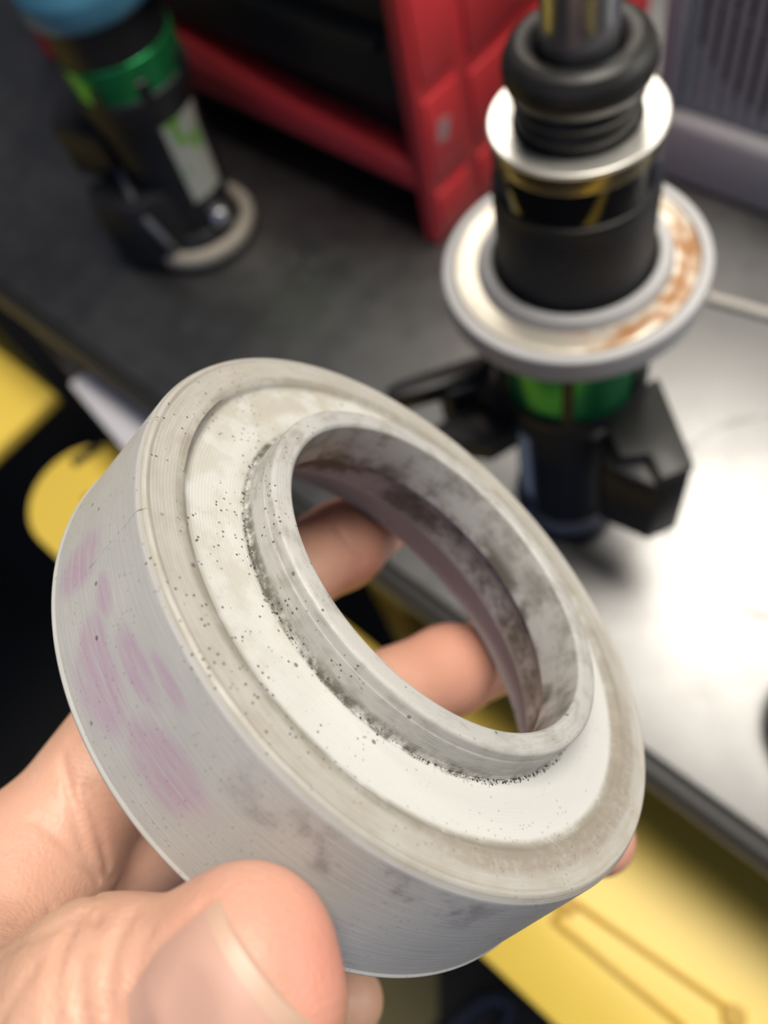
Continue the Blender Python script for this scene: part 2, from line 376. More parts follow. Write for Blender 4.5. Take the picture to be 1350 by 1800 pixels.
# bright washer with a serrated inner edge
wv = []
lathe('steel_washer', rounded([(0.0212, 0.2622), (0.0285, 0.2622), (0.0295, 0.2630), (0.0297, 0.2640), (0.0292, 0.2646), (0.0212, 0.2640)], 0.0005), M_steel, sh, 120)
M_gold_reflect = mat('gold_reflection_steel', (0.42, 0.36, 0.24), 0.25, metal=1.0)  # gold in the colour stands for yellow reflected in plain steel
lathe('washer_skirt', rounded([(0.0270, 0.2562), (0.0291, 0.2562), (0.0293, 0.2632), (0.0270, 0.2632)], 0.0004), M_gold_reflect, sh, 96)
lathe('gloss_band', rounded([(0.020, 0.241), (0.0288, 0.241), (0.0288, 0.2570), (0.020, 0.2570)], 0.0006), M_gloss, sh, 96)
tb = [(0.020, 0.190), (0.0298, 0.190)]
z = 0.193
while z < 0.236: tb += [(0.0300, z), (0.0300, z + 0.0016), (0.02965, z + 0.0020), (0.02965, z + 0.0024)]; z += 0.0026
tb += [(0.0298, 0.2415), (0.0290, 0.2420), (0.020, 0.2420)]
lathe('dust_tube', tb, M_matte, sh, 96)
# ring: printed plastic with the metal bearing washer
lathe('fitted_ring', rounded([(0.0315, 0.178), (0.040, 0.178), (0.0475, 0.1845), (0.0515, 0.187), (0.0525, 0.1895), (0.0525, 0.1992), (0.0518, 0.2002), (0.0482, 0.2002), (0.0478, 0.1985), (0.0375, 0.1980), (0.0368, 0.2035), (0.0360, 0.2042), (0.0330, 0.2042), (0.0322, 0.2035), (0.0315, 0.195)], 0.0006, 3), M_greyplastic, sh, 128)
# rusty washer material
M_rust = bpy.data.materials.new('rust_stained_steel'); M_rust.use_nodes = True
q = NB(M_rust); oc = q.obj(); X, Y, Z = q.sep(oc)
ang = q.m('ARCTAN2', Y, X); rad = q.m('SQRT', q.m('ADD', q.m('POWER', X, 2), q.m('POWER', Y, 2)))
pv = q.xyz(q.m('MULTIPLY', rad, 90.0), q.m('MULTIPLY', ang, 1.1), 0.0)
nz = q.noise(pv, 2.2, 5); nz2 = q.noise(oc, 160, 5)
side = q.ss(q.m('COSINE', q.m('SUBTRACT', ang, 0.15)), 0.15, 0.85)
rust = q.m('MULTIPLY', q.ss(q.m('ADD', q.m('MULTIPLY', nz, 0.65), q.m('MULTIPLY', nz2, 0.35)), 0.36, 0.56), q.m('ADD', 0.18, q.m('MULTIPLY', side, 0.82)))
q._set(q.b.inputs['Base Color'], q.mix(rust, (0.86, 0.83, 0.73), (0.34, 0.17, 0.07)))
q._set(q.b.inputs['Metallic'], q.m('SUBTRACT', 0.75, q.m('MULTIPLY', rust, 0.4)))
q._set(q.b.inputs['Roughness'], q.m('ADD', 0.30, q.m('MULTIPLY', rust, 0.25)))
lathe('bearing_washer', rounded([(0.0378, 0.1978), (0.0476, 0.1978), (0.0476, 0.1994), (0.0470, 0.2000), (0.0384, 0.2000), (0.0378, 0.1994)], 0.0004), M_rust, sh, 128)
lathe('green_sleeve', rounded([(0.020, 0.128), (0.0328, 0.128), (0.0328, 0.1785), (0.020, 0.1785)], 0.0008), M_green, sh, 96)
# clip fingers in front of the green sleeve
fing = bm_mesh(box_bm(0.0315, 0.0345, -0.0026, 0.0026, 0.130, 0.179, 0.0006, 1)); fing.materials.append(M_black)
for a in (-58, 2, 62, 122, 182, 242):
    o = bpy.data.objects.new('clip_finger', fing); COL.objects.link(o); o.parent = sh; o.rotation_euler = (0, 0, math.radians(a))
lathe('lower_body', rounded([(0.0, 0.010), (0.0262, 0.010), (0.0262, 0.030), (0.0285, 0.108), (0.0330, 0.122), (0.0350, 0.125), (0.0350, 0.1325), (0.0335, 0.1325), (0.0326, 0.129), (0.0, 0.129)], 0.0012), M_matte, sh, 96)
M_bluegrey = mat('blue_grey_flange', (0.10, 0.105, 0.125), 0.45, noise=0.2, nscale=50)
lathe('base_flange', rounded([(0.0255, 0.012), (0.0300, 0.012), (0.0312, 0.0145), (0.0300, 0.0185), (0.0268, 0.0200), (0.0255, 0.0195)], 0.001), M_bluegrey, sh, 96)
lathe('base_foot', rounded([(0.0, 0.0), (0.0285, 0.0), (0.0285, 0.012), (0.0, 0.012)], 0.001), M_black, sh, 72)
for a in (232, 262, 300): 
    o = link('body_ridge', bm_mesh(box_bm(0.0255, 0.0283, -0.0012, 0.0012, 0.022, 0.135, 0.0005, 1)), M_bluegrey if a == 262 else M_matte, sh); o.rotation_euler = (0, 0, math.radians(a))
M_label = mat('pale_label', (0.70, 0.80, 0.82), 0.5, noise=0.08, nscale=90)
lathe('paper_label', [(0.0266, 0.034), (0.0282, 0.098), (0.0287, 0.098), (0.0271, 0.034)], M_label, sh, 14, True, None, math.radians(222), math.radians(259))
# right-hand connector block
def at(px, py, z):
    d = RM @ np.array([(px - 675) / F_PX, (py - 900) / F_PX, 1.0]); return CAM + d * (z - CAM[2]) / d[2]
M_conn = mat('satin_black_connector', (0.030, 0.030, 0.029), 0.45, noise=0.2, nscale=60)
zt = 0.128
# an L-shaped connector: a plate going outward with a thicker hooked end
cp = [(-0.102 , 0.222), (-0.064, 0.190), (-0.072, 0.176), (-0.083, 0.184), (-0.092, 0.176), (-0.113, 0.192)]
prism('connector_plate', [(a - BX, b - BY) for a, b in cp], 0.1205, zt, M_conn, sh, bev=0.0015)
prism('connector_block', [(a - BX, b - BY) for a, b in ((-0.064, 0.1895), (-0.072, 0.1755), (-0.097, 0.172), (-0.108, 0.186), (-0.095, 0.214))], 0.068, 0.1205, M_black, sh, bev=0.002)
# left-hand clip: two prongs and a bridge
prism('clip_prong', [(a - BX, b - BY) for a, b in ((-0.176, 0.197), (-0.205, 0.154), (-0.207, 0.146), (-0.199, 0.146), (-0.190, 0.157), (-0.172, 0.180))], 0.112, 0.125, M_black, sh, bev=0.0015)
prism('clip_prong', [(a - BX, b - BY) for a, b in ((-0.168, 0.176), (-0.180, 0.150), (-0.176, 0.144), (-0.150, 0.156), (-0.144, 0.172))], 0.096, 0.112, M_conn, sh, bev=0.0015)
prism('clip_bridge', [(a - BX, b - BY) for a, b in ((-0.176, 0.197), (-0.190, 0.165), (-0.180, 0.164), (-0.172, 0.176), (-0.158, 0.170), (-0.154, 0.182))], 0.090, 0.120, M_black, sh, bev=0.0015)

# ------------------------------------------------------------------ second shock absorber, far left
LX, LY = -0.518, 0.243
s2 = thing('shock_absorber', 'blurred dark shock absorber with green ring and blue collar on the left of the bench', 'shock absorber', (LX, LY, 0))
lathe('foot_rim', rounded([(0.034, 0.004), (0.043, 0.004), (0.0455, 0.009), (0.0450, 0.014), (0.0425, 0.017), (0.036, 0.017), (0.034, 0.013)], 0.002), M_beige, s2, 72, True, (0.004, -0.004, 0))
lathe('foot_disc', rounded([(0, 0), (0.044, 0), (0.044, 0.008), (0.034, 0.011), (0.030, 0.024), (0, 0.024)], 0.002), M_matte, s2, 72, True, (0.004, -0.004, 0))
lathe('lower_body', rounded([(0, 0.020), (0.0300, 0.020), (0.0320, 0.060), (0.034, 0.100), (0.0385, 0.125), (0.0405, 0.134), (0.0405, 0.141), (0, 0.141)], 0.002), M_matte, s2, 72)
lathe('green_sleeve', rounded([(0.015, 0.139), (0.0390, 0.139), (0.0390, 0.164), (0.015, 0.164)], 0.0015), M_green, s2, 96)
lathe('upper_tube', rounded([(0, 0.163), (0.0380, 0.163), (0.0384, 0.214), (0, 0.214)], 0.002), M_matte, s2, 72)
lathe('blue_collar', rounded([(0.038, 0.190), (0.043, 0.190), (0.045, 0.195), (0.045, 0.206), (0.040, 0.218), (0.020, 0.220), (0.020, 0.214), (0.038, 0.212)], 0.003), M_blue, s2, 72)
lathe('piston_rod', rounded([(0, 0.214), (0.011, 0.214), (0.011, 0.36), (0, 0.36)], 0.001), M_chrome, s2, 48)
fing2 = bm_mesh(box_bm(0.0375, 0.041, -0.004, 0.004, 0.140, 0.152, 0.001, 1)); fing2.materials.append(M_black)
for a in (-68, -20, 30, 100, 170, 228):
    o = bpy.data.objects.new('clip_finger', fing2); COL.objects.link(o); o.parent = s2; o.rotation_euler = (0, 0, math.radians(a))
M_lab2 = bpy.data.materials.new('green_white_label'); M_lab2.use_nodes = True
q = NB(M_lab2); oc = q.obj(); n_ = q.noise(oc, 55, 2)
q._set(q.b.inputs['Base Color'], q.mix(q.ss(n_, 0.50, 0.58), (0.50, 0.52, 0.46), (0.18, 0.42, 0.06))); q.b.inputs['Roughness'].default_value = 0.5
lathe('paper_label', [(0.0318, 0.050), (0.0342, 0.100), (0.0372, 0.117), (0.0377, 0.117), (0.0347, 0.100), (0.0323, 0.050)], M_lab2, s2, 16, True, None, math.radians(-22), math.radians(28))
bolt = lathe('bolt_head', rounded([(0, 0.018), (0.0085, 0.018), (0.0085, 0.026), (0.006, 0.030), (0, 0.030)], 0.0015), M_chrome, s2, 24, True, (0.034, 0.000, 0.008))
prism('side_bracket', [(-0.026, 0.014), (-0.078, 0.004), (-0.094, -0.020), (-0.070, -0.045), (-0.020, -0.036)], 0.060, 0.105, M_matte, s2, bev=0.004)
prism('side_bracket', [(-0.026, -0.018), (-0.048, -0.052), (-0.024, -0.066), (0.010, -0.052), (0.022, -0.022)], 0.004, 0.066, M_matte, s2, bev=0.004)
tube('brake_line', spline([(-0.02, -0.032, 0.075), (0.005, -0.045, 0.060), (0.020, -0.044, 0.036), (0.018, -0.040, 0.020)], 6), 0.003, M_bluegrey, s2, 10)

# ------------------------------------------------------------------ the held ring
RC = np.array([0.0075, 0.0117, 0.1405]); RN = np.array([0.6093, -0.6135, -0.50236566])
RE = np.array([-0.35400397, 0.35644417, -0.86465527]); RT = np.array([0.70953132, 0.7046739, 0.0])
wc = RM @ RC + CAM; ex, ey, ez = RM @ RE, RM @ RT, RM @ RN
MR = Matrix(((ex[0], ey[0], ez[0], wc[0]), (ex[1], ey[1], ez[1], wc[1]), (ex[2], ey[2], ez[2], wc[2]), (0, 0, 0, 1)))

def ring_material():
    M = bpy.data.materials.new('dirty_grey_print'); M.use_nodes = True
    q = NB(M); oc = q.obj(); X, Y, Z = q.sep(oc)
    rad = q.m('SQRT', q.m('ADD', q.m('POWER', X, 2), q.m('POWER', Y, 2)))
    ang = q.m('ARCTAN2', Y, X)                                   # radians
    D = lambda d: math.radians(d)
    polar = q.xyz(q.m('MULTIPLY', rad, 1000), q.m('MULTIPLY', ang, 6.0), q.m('MULTIPLY', Z, 1000))      # mm-ish, stretched round
    streak = q.noise(polar, 1.3, 5, 0.6); streak2 = q.noise(polar, 0.35, 4)
    big = q.noise(oc, 55, 5); mid = q.noise(oc, 170, 5, 0.6); fine = q.noise(oc, 700, 4, 0.65)
    col = q.mix(q.ss(big, 0.3, 0.7), (0.42, 0.42, 0.415), (0.48, 0.475, 0.46))
    # --- which surface
    up = q.ss(Z, -0.0022, -0.0016)                               # the top side
    rim = q.m('MULTIPLY', q.ss(rad, 0.0450, 0.0462), q.ss(Z, -0.0010, -0.0004))
    floor_ = q.m('MULTIPLY', q.band(rad, 0.0352, 0.0449, 0.0004), up)
    hole = q.ss(rad, 0.0306, 0.0312, 1.0, 0.0)
    inner = q.m('MULTIPLY', q.ss(rad, 0.0352, 0.0356, 1.0, 0.0), q.ss(Z, -0.0022, -0.0030))
    wall = q.m('MULTIPLY', q.ss(rad, 0.0520, 0.0523), q.ss(Z, -0.0012, -0.0004, 1.0, 0.0))
    # floor whiter
    col = q.mix(q.m('MULTIPLY', floor_, 0.9), col, (0.57, 0.575, 0.56))
    # rim: brown-beige grime in streaks
    g = q.ss(q.m('ADD', q.m('MULTIPLY', streak, 0.55), q.m('MULTIPLY', mid, 0.45)), 0.38, 0.66)
    col = q.mix(q.m('MULTIPLY', rim, q.m('ADD', 0.40, q.m('MULTIPLY', g, 0.55))), col, (0.35, 0.325, 0.275))
    # dust line in the step between rim and floor
    cl = q.m('MULTIPLY', q.band(rad, 0.0450, 0.0464, 0.0012), up)
    cl = q.m('MULTIPLY', cl, q.ss(q.m('ADD', q.m('MULTIPLY', mid, 0.6), q.m('MULTIPLY', streak2, 0.4)), 0.36, 0.56, 0.15, 1.0))
    col = q.mix(q.m('MULTIPLY', cl, 0.85), col, (0.24, 0.22, 0.18))
    # brown grit on the lower right of the rim, dull smudge at the top left of the floor
    a1 = q.m('MULTIPLY', q.band(ang, D(38), D(100), D(25)), q.band(rad, 0.0452, 0.0482, 0.0016))
    col = q.mix(q.m('MULTIPLY', q.m('MULTIPLY', a1, up), q.ss(fine, 0.30, 0.62, 0.35, 0.85)), col, (0.27, 0.235, 0.19))
    a2 = q.m('MULTIPLY', q.band(ang, D(-118), D(-88), D(16)), q.band(rad, 0.0405, 0.0445, 0.0022))
    col = q.mix(q.m('MULTIPLY', q.m('MULTIPLY', a2, up), q.ss(mid, 0.36, 0.62, 0.15, 0.8)), col, (0.36, 0.33, 0.26))
    # grey haze on the left half of the floor
    lh = q.m('MULTIPLY', q.band(ang, D(-125), D(-25), D(30)), floor_)
    col = q.mix(q.m('MULTIPLY', lh, q.ss(mid, 0.40, 0.64, 0.18, 0.75)), col, (0.43, 0.41, 0.36))
    # collar foot: dark grit
    cf = q.m('MULTIPLY', q.band(rad, 0.0345, 0.0354, 0.0007), q.ss(Z, -0.0006, 0.0008, 1.0, 0.0))
    cf = q.m('MULTIPLY', cf, q.ss(q.m('ADD', q.m('MULTIPLY', fine, 0.45), q.m('MULTIPLY', big, 0.55)), 0.40, 0.56))
    col = q.mix(q.m('MULTIPLY', cf, 0.9), col, (0.085, 0.08, 0.06))
    # collar sides and top
    cs = q.band(rad, 0.0300, 0.0348, 0.0003)
    cs = q.m('MULTIPLY', cs, q.ss(Z, -0.0012, 0.0))
    col = q.mix(q.m('MULTIPLY', cs, q.ss(q.m('ADD', q.m('MULTIPLY', streak, 0.4), q.m('MULTIPLY', mid, 0.6)), 0.44, 0.64, 0.10, 0.70)), col, (0.25, 0.24, 0.21))
    # inside of the bore
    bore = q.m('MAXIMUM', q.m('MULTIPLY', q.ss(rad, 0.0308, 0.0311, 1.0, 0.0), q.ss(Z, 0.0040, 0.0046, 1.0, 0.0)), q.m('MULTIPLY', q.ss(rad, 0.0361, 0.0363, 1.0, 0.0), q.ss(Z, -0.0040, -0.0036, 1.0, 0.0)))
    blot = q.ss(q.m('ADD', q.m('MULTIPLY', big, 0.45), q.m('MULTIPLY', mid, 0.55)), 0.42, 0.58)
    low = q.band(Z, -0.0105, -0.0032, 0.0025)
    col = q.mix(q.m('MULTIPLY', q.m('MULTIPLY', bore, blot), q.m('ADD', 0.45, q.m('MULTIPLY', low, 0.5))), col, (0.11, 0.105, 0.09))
    # outer wall: streaky, faint dark scuffs
    sc = q.ss(q.m('ADD', q.m('MULTIPLY', q.noise(q.xyz(q.m('MULTIPLY', ang, 9), q.m('MULTIPLY', Z, 1400), 0.0), 1.0, 4), 0.55), q.m('MULTIPLY', big, 0.45)), 0.46, 0.72)
    col = q.mix(q.m('MULTIPLY', wall, q.m('MULTIPLY', sc, 0.35)), col, (0.36, 0.36, 0.37))
    scuff = q.m('MULTIPLY', q.band(ang, D(2), D(34), D(10)), q.band(Z, -0.0075, -0.0030, 0.003))
    col = q.mix(q.m('MULTIPLY', q.m('MULTIPLY', wall, scuff), q.ss(mid, 0.46, 0.66, 0.0, 0.65)), col, (0.20, 0.19, 0.20))
    # purple marker smears (angle deg, height mm, half sizes)
    pur = None
    for (a, h, sa, sh_) in ((-37.5, -11.5, 4.0, 2.2), (-33, -16.5, 5.0, 4.0), (-27, -18.0, 9.0, 5.5), (-19.5, -6.0, 5.0, 1.3), (-24.5, -10.0, 7.0, 2.6), (-47, -17.0, 5.0, 6.0), (-12, -15.0, 9.0, 4.5)):
        u = q.m('DIVIDE', q.m('SUBTRACT', ang, D(a)), D(sa)); v = q.m('DIVIDE', q.m('SUBTRACT', Z, h * 0.001), sh_ * 0.001)
        d = q.m('SQRT', q.m('ADD', q.m('MULTIPLY', u, u), q.m('MULTIPLY', v, v)))
        d = q.m('ADD', d, q.m('MULTIPLY', q.m('SUBTRACT', big, 0.5), 0.9))
        e = q.ss(d, 0.55, 1.25, 1.0, 0.0); pur = e if pur is None else q.m('MAXIMUM', pur, e)
    pl = q.ss(q.noise(q.xyz(q.m('MULTIPLY', ang, 7), q.m('MULTIPLY', Z, 900), 0.0), 1.0, 3), 0.30, 0.66, 0.30, 0.75)
    col = q.mix(q.m('MULTIPLY', q.m('MULTIPLY', pur, wall), pl), col, (0.42, 0.285, 0.39))
    # specks everywhere, denser on the left of the floor
    sp_n = q.ss(q.noise(oc, 120, 3), 0.44, 0.56)
    v1 = q.voro(oc, 900); sp1 = q.m('MULTIPLY', q.ss(v1, 0.13, 0.22, 1.0, 0.0), sp_n)
    v2 = q.voro(oc, 260); sp2 = q.m('MULTIPLY', q.ss(v2, 0.07, 0.11, 1.0, 0.0), q.ss(q.noise(oc, 45, 2), 0.50, 0.56))
    lm_ = q.band(ang, D(-85), D(-5), D(20))
    dens = q.m('ADD', 0.30, q.m('MULTIPLY', q.m('MULTIPLY', lm_, up), 0.65))
    spk = q.m('MAXIMUM', q.m('MULTIPLY', sp1, dens), q.m('MULTIPLY', sp2, 0.75))
    col = q.mix(spk, col, (0.07, 0.065, 0.055))
    q._set(q.b.inputs['Base Color'], col)
    q._set(q.b.inputs['Roughness'], q.m('ADD', 0.42, q.m('MULTIPLY', g, 0.15)))
    q.b.inputs['Specular IOR Level'].default_value = 0.45
    q.b.inputs['Subsurface Weight'].default_value = 0.0
    # layer lines: fine rings in height on the walls, in radius on the flats
    wv = q.m('SINE', q.m('MULTIPLY', Z, 2 * math.pi / 0.00042)); wr = q.m('SINE', q.m('MULTIPLY', rad, 2 * math.pi / 0.00050))
    hgt = q.m('ADD', q.m('MULTIPLY', q.m('ADD', wv, wr), 0.25), q.m('MULTIPLY', fine, 0.7))
    hgt = q.m('ADD', hgt, q.m('MULTIPLY', q.noise(q.xyz(q.m('MULTIPLY', ang, 3), q.m('MULTIPLY', Z, 1900), q.m('MULTIPLY', rad, 1900)), 1.0, 3), 1.6))
    q._set(q.b.inputs['Normal'], q.bump(hgt, 0.00005, 0.6))
    return M
M_ring = ring_material()
ring = thing('spacer_ring', 'large pale grey printed plastic ring held in the hand, dirty with purple smears', 'ring')
ring.matrix_world = MR
body = [(0.0333, -0.0046), (0.0333, -0.0070), (0.0342, -0.0078), (0.0360, -0.0142), (0.0462, -0.0148), (0.0464, -0.0257), (0.0530, -0.0257), (0.0540, -0.0254), (0.0540, -0.0249), (0.0537, -0.0246),
        (0.0526, -0.0012), (0.0519, 0.0000), (0.0514, 0.0001), (0.0510, -0.0002), (0.0475, -0.0001), (0.0462, -0.0002), (0.0457, -0.0004), (0.0453, -0.0009), (0.0447, -0.0011), (0.0352, -0.0013), (0.0340, -0.0013), (0.0340, -0.0046)]
lathe('ring_body', rounded(body, 0.00035, 2), M_ring, ring, 360)
collar = [(0.0306, -0.0045), (0.0330, -0.0045), (0.0342, -0.0035), (0.0350, -0.0020), (0.0351, -0.0013), (0.0348, -0.0004), (0.0347, 0.0030), (0.0345, 0.0033), (0.03445, 0.0047), (0.0339, 0.0051), (0.0312, 0.0051), (0.0306, 0.0046)]
lathe('collar', rounded(collar, 0.00025, 2), M_ring, ring, 360)
# print seam bead down the wall and across the rim
sd = []
a = math.radians(-44.3)
seam = [(0.0532 + 0.0010 * (i / 14) + random.uniform(-1, 1) * 0.00004, -0.0012 - 0.0236 * i / 14) for i in range(15)]
sp = [(r_ * math.cos(a + random.uniform(-1, 1) * 0.002), r_ * math.sin(a + random.uniform(-1, 1) * 0.002), z_) for r_, z_ in [(0.0514, 0.0001), (0.0521, -0.0002)] + [(rr_ - 0.0006, zz_) for rr_, zz_ in seam]]
tube('seam_bead', spline(sp, 4), [0.00007 + 0.00007 * random.random() for _ in range(4 * (len(sp) - 1) + 1)], M_ring, ring, 6)
# lifted layer edges: thin curled slivers at the step and at the foot of the collar
def sliver(name, r0, z0, d0, d1, lift, wid, n=26):
    vs, fs = [], []
    for i in range(n + 1):
        t = i / n; an = math.radians(d0 + (d1 - d0) * t); l = lift * math.sin(math.pi * t) ** 0.7 * (0.8 + 0.4 * random.random())
        for (dr, dz) in ((0, 0), (wid, -0.00012), (wid * 0.95, 0.00022 + l), (0.00004, 0.00028 + l)):
            vs.append(((r0 + dr) * math.cos(an), (r0 + dr) * math.sin(an), z0 + dz))
    for i in range(n):
        for j in range(4): fs.append((i * 4 + j, i * 4 + (j + 1) % 4, i * 4 + 4 + (j + 1) % 4, i * 4 + 4 + j))
    fs += [(0, 1, 2, 3), (n * 4 + 3, n * 4 + 2, n * 4 + 1, n * 4)]
    me = bpy.data.meshes.new(name); me.from_pydata(vs, [], fs)
    return link(name, me, M_ring, ring, smooth=True)
sliver('lifted_layer', 0.0459, -0.0004, -84, -56, 0.0004, 0.0012)
sliver('lifted_layer', 0.0349, -0.0014, -86, -30, 0.0003, 0.0005)
# loose grit crumbs caught at the foot of the collar
M_grit = mat('dark_grit', (0.05, 0.045, 0.035), 0.8, noise=0.4, nscale=900)
bm = bmesh.new()
for i in range(420):
    an = random.choice([random.gauss(56, 10), random.gauss(40, 18), random.gauss(-45, 22), random.uniform(-85, 85)]); an = math.radians(an)
    r_ = 0.0351 + abs(random.gauss(0, 0.0004)); s_ = random.uniform(0.00004, 0.00011) if random.random() < 0.9 else random.uniform(0.00012, 0.0002)
    mm = Matrix.Translation((r_ * math.cos(an), r_ * math.sin(an), -0.0013 + s_ * 0.6)) @ Matrix.Rotation(random.random() * 3, 4, 'Z') @ Matrix.Diagonal((s_ * random.uniform(0.7, 1.8), s_, s_ * 0.8, 1))
    bmesh.ops.create_icosphere(bm, subdivisions=1, radius=1.0, matrix=mm)
g_ = link('grit', bm_mesh(bm), M_grit, ring); g_['kind'] = 'stuff'

# ------------------------------------------------------------------ the hand (signed-distance sculpt, camera-frame metres turned to world)
def P(px, py, z): return np.array([(px - 675) / F_PX * z, (py - 900) / F_PX * z, z])
V3 = lambda *a: np.array(a, float)
caps = []      # (a, b, ra, rb, k)
def chain(pts, rad, k):
    for i in range(len(pts) - 1): caps.append((pts[i], pts[i + 1], rad[i], rad[i + 1], k))
wr = V3(-0.128, 0.140, 0.166)
fore = wr + V3(-0.78, 0.62, -0.05) * 0.075
i_m, m_m, r_m, p_m = V3(-0.0620, 0.0630, 0.150), V3(-0.060, 0.074, 0.163), V3(-0.058, 0.090, 0.172), V3(-0.054, 0.105, 0.177)
b_i, b_m, b_r, b_p = V3(-0.108, 0.118, 0.153), V3(-0.114, 0.127, 0.161), V3(-0.113, 0.134, 0.168), V3(-0.109, 0.141, 0.174)
for bb, mm_, r0, r1 in ((b_i, i_m, 0.014, 0.0125), (b_m, m_m, 0.014, 0.0125), (b_r, r_m, 0.014, 0.012), (b_p, p_m, 0.014, 0.011)): caps.append((bb, mm_, r0, r1, 0.010))
caps.append((wr, fore, 0.024, 0.027, 0.016)); caps.append((wr + V3(0.006, 0.010, 0.008), fore + V3(0.006, 0.010, 0.008), 0.021, 0.025, 0.016))
chain([i_m, P(375, 1085, 0.168), P(600, 958, 0.197), P(768, 836, 0.250)], [0.0125, 0.0104, 0.0100, 0.0088], 0.004)
chain([m_m, P(560, 1270, 0.178), P(790, 1178, 0.1965), P(985, 1122, 0.238)], [0.0125, 0.0106, 0.0102, 0.0090], 0.004)
chain([r_m, P(600, 1500, 0.180), P(860, 1480, 0.186), P(1052, 1474, 0.187)], [0.012, 0.010, 0.0092, 0.0082], 0.004)
chain([p_m, P(510, 1830, 0.190), P(585, 1800, 0.178), P(612, 1760, 0.170)], [0.011, 0.009, 0.0084, 0.0072], 0.004)
t_c, t_m, t_i, t_t = V3(-0.092, 0.106, 0.135), V3(-0.0600, 0.0810, 0.1120), P(178, 1788, 0.0990), P(410, 1732, 0.0925)
caps.append((t_c, t_m, 0.0175, 0.0140, 0.010)); caps.append((b_i, t_c, 0.016, 0.0175, 0.012)); caps.append((wr, t_c, 0.018, 0.017, 0.014))
caps.append((t_m, t_i, 0.0140, 0.0130, 0.007))
# web of skin between thumb and index
caps.append((t_m + V3(0.004, -0.004, 0.004), i_m + V3(-0.006, 0.006, -0.004), 0.0105, 0.0105, 0.014))
caps.append((t_c, i_m + V3(-0.012, 0.014, 0), 0.014, 0.011, 0.012))
ta = (t_t - t_i); ta /= np.linalg.norm(ta)
zc = V3(0, 0, -1.0); dz_ = zc - ta * (zc @ ta); dz_ /= np.linalg.norm(dz_)
ts_ = np.cross(ta, dz_); ts_ = ts_ if ts_[1] > 0 else -ts_          # across the thumb, image-down
TILT = math.radians(-20)
td = dz_ * math.cos(TILT) + ts_ * math.sin(TILT); ts = ts_ * math.cos(TILT) - dz_ * math.sin(TILT)
NR = math.radians(24); na = ta * math.cos(NR) - ts * math.sin(NR); ns = ts * math.cos(NR) + ta * math.sin(NR)
N_U0, N_U1, N_U2, N_HW = -0.0055, 0.0066, 0.0081, 0.0080
def smin(a, b, k):
    h = np.clip(0.5 + 0.5 * (b - a) / k, 0, 1); return b + (a - b) * h - k * h * (1 - h)
def seg_d(p, a, b, ra, rb):
    ab = b - a; t = np.clip(((p - a) @ ab) / (ab @ ab), 0, 1)
    q_ = p - a - t[:, None] * ab; return np.sqrt((q_ * q_).sum(1)) - (ra + (rb - ra) * t)
def thumb_d(p):
    # distal phalanx: flattened, with a blunt pulp
    def sq(p, o, f): 
        c = (p - o) @ td; return p - np.outer(c * (1 - 1 / f), td)
    d1 = seg_d(sq(p, t_t, 0.86), t_i, t_t, 0.0118, 0.0110)
    d2 = seg_d(sq(p, t_t, 0.86), t_t + ta * 0.0020 - ts * 0.0022 - td * 0.0015, t_t + ta * 0.0020 + ts * 0.0022 - td * 0.0015, 0.0100, 0.0100)
    return smin(d1, d2, 0.004)
creases = []
def ring_d(p):
    q_ = p - RC; h = q_ @ RN; x = q_ @ RE; y = q_ @ RT; r = np.sqrt(x * x + y * y)
    ro = 0.0529 + 0.0013 * np.clip(-h / 0.0257, 0, 1)
    a_ = np.maximum(np.maximum(r - ro, 0.0460 - r), np.maximum(h, -0.0260 - h))
    b_ = np.maximum(np.maximum(r - ro, 0.0303 - r), np.maximum(h - 0.0053, -0.0150 - h))
    return np.minimum(a_, b_)
CA = np.array([c[0] for c in caps]); CB = np.array([c[1] for c in caps]); CR = np.array([max(c[2], c[3]) for c in caps])
def hand_raw(p):
    # capsules that cannot matter inside this chunk's bounding ball are skipped
    cen = (p.min(0) + p.max(0)) / 2; rad = np.sqrt(((p - cen) ** 2).sum(1).max())
    ab = CB - CA; t = np.clip(((cen - CA) * ab).sum(1) / (ab * ab).sum(1), 0, 1)
    dc = np.sqrt(((cen - CA - t[:, None] * ab) ** 2).sum(1))
    up_ = (dc - 0.007 + rad).min(); keep = dc - CR - rad < up_ + 0.018
    d = None
    for (a, b, ra, rb, k), kp in zip(caps, keep):
        if not kp: continue
        s = seg_d(p, a, b, ra, rb); d = s if d is None else smin(d, s, k)
    if np.linalg.norm(cen - t_t) - 0.045 - rad < up_ + 0.01: d = smin(d, thumb_d(p), 0.005)
    return d
def hand_d(p):
    d = hand_raw(p); plo = p.min(0) - 0.002; phi = p.max(0) + 0.002
    for (A_, B_, dep, lo, hi) in creases:
        if (lo > phi).any() or (hi < plo).any(): continue
        near = np.where(((p > lo - 0.0016) & (p < hi + 0.0016)).all(1))[0]
        if not len(near): continue
        s = np.full(len(near), 1.0)
        for a, b in zip(A_, B_): s = np.minimum(s, seg_d(p[near], a, b, 0.0, 0.0))
        d[near] += dep * np.clip((0.0014 - s) / 0.0014, 0, 1) ** 2
    return np.maximum(d, -(ring_d(p) - 0.00015))
def chunk(fn, p, n=5832): return np.concatenate([fn(p[i:i + n]) for i in range(0, len(p), n)]) if len(p) else np.zeros(0)
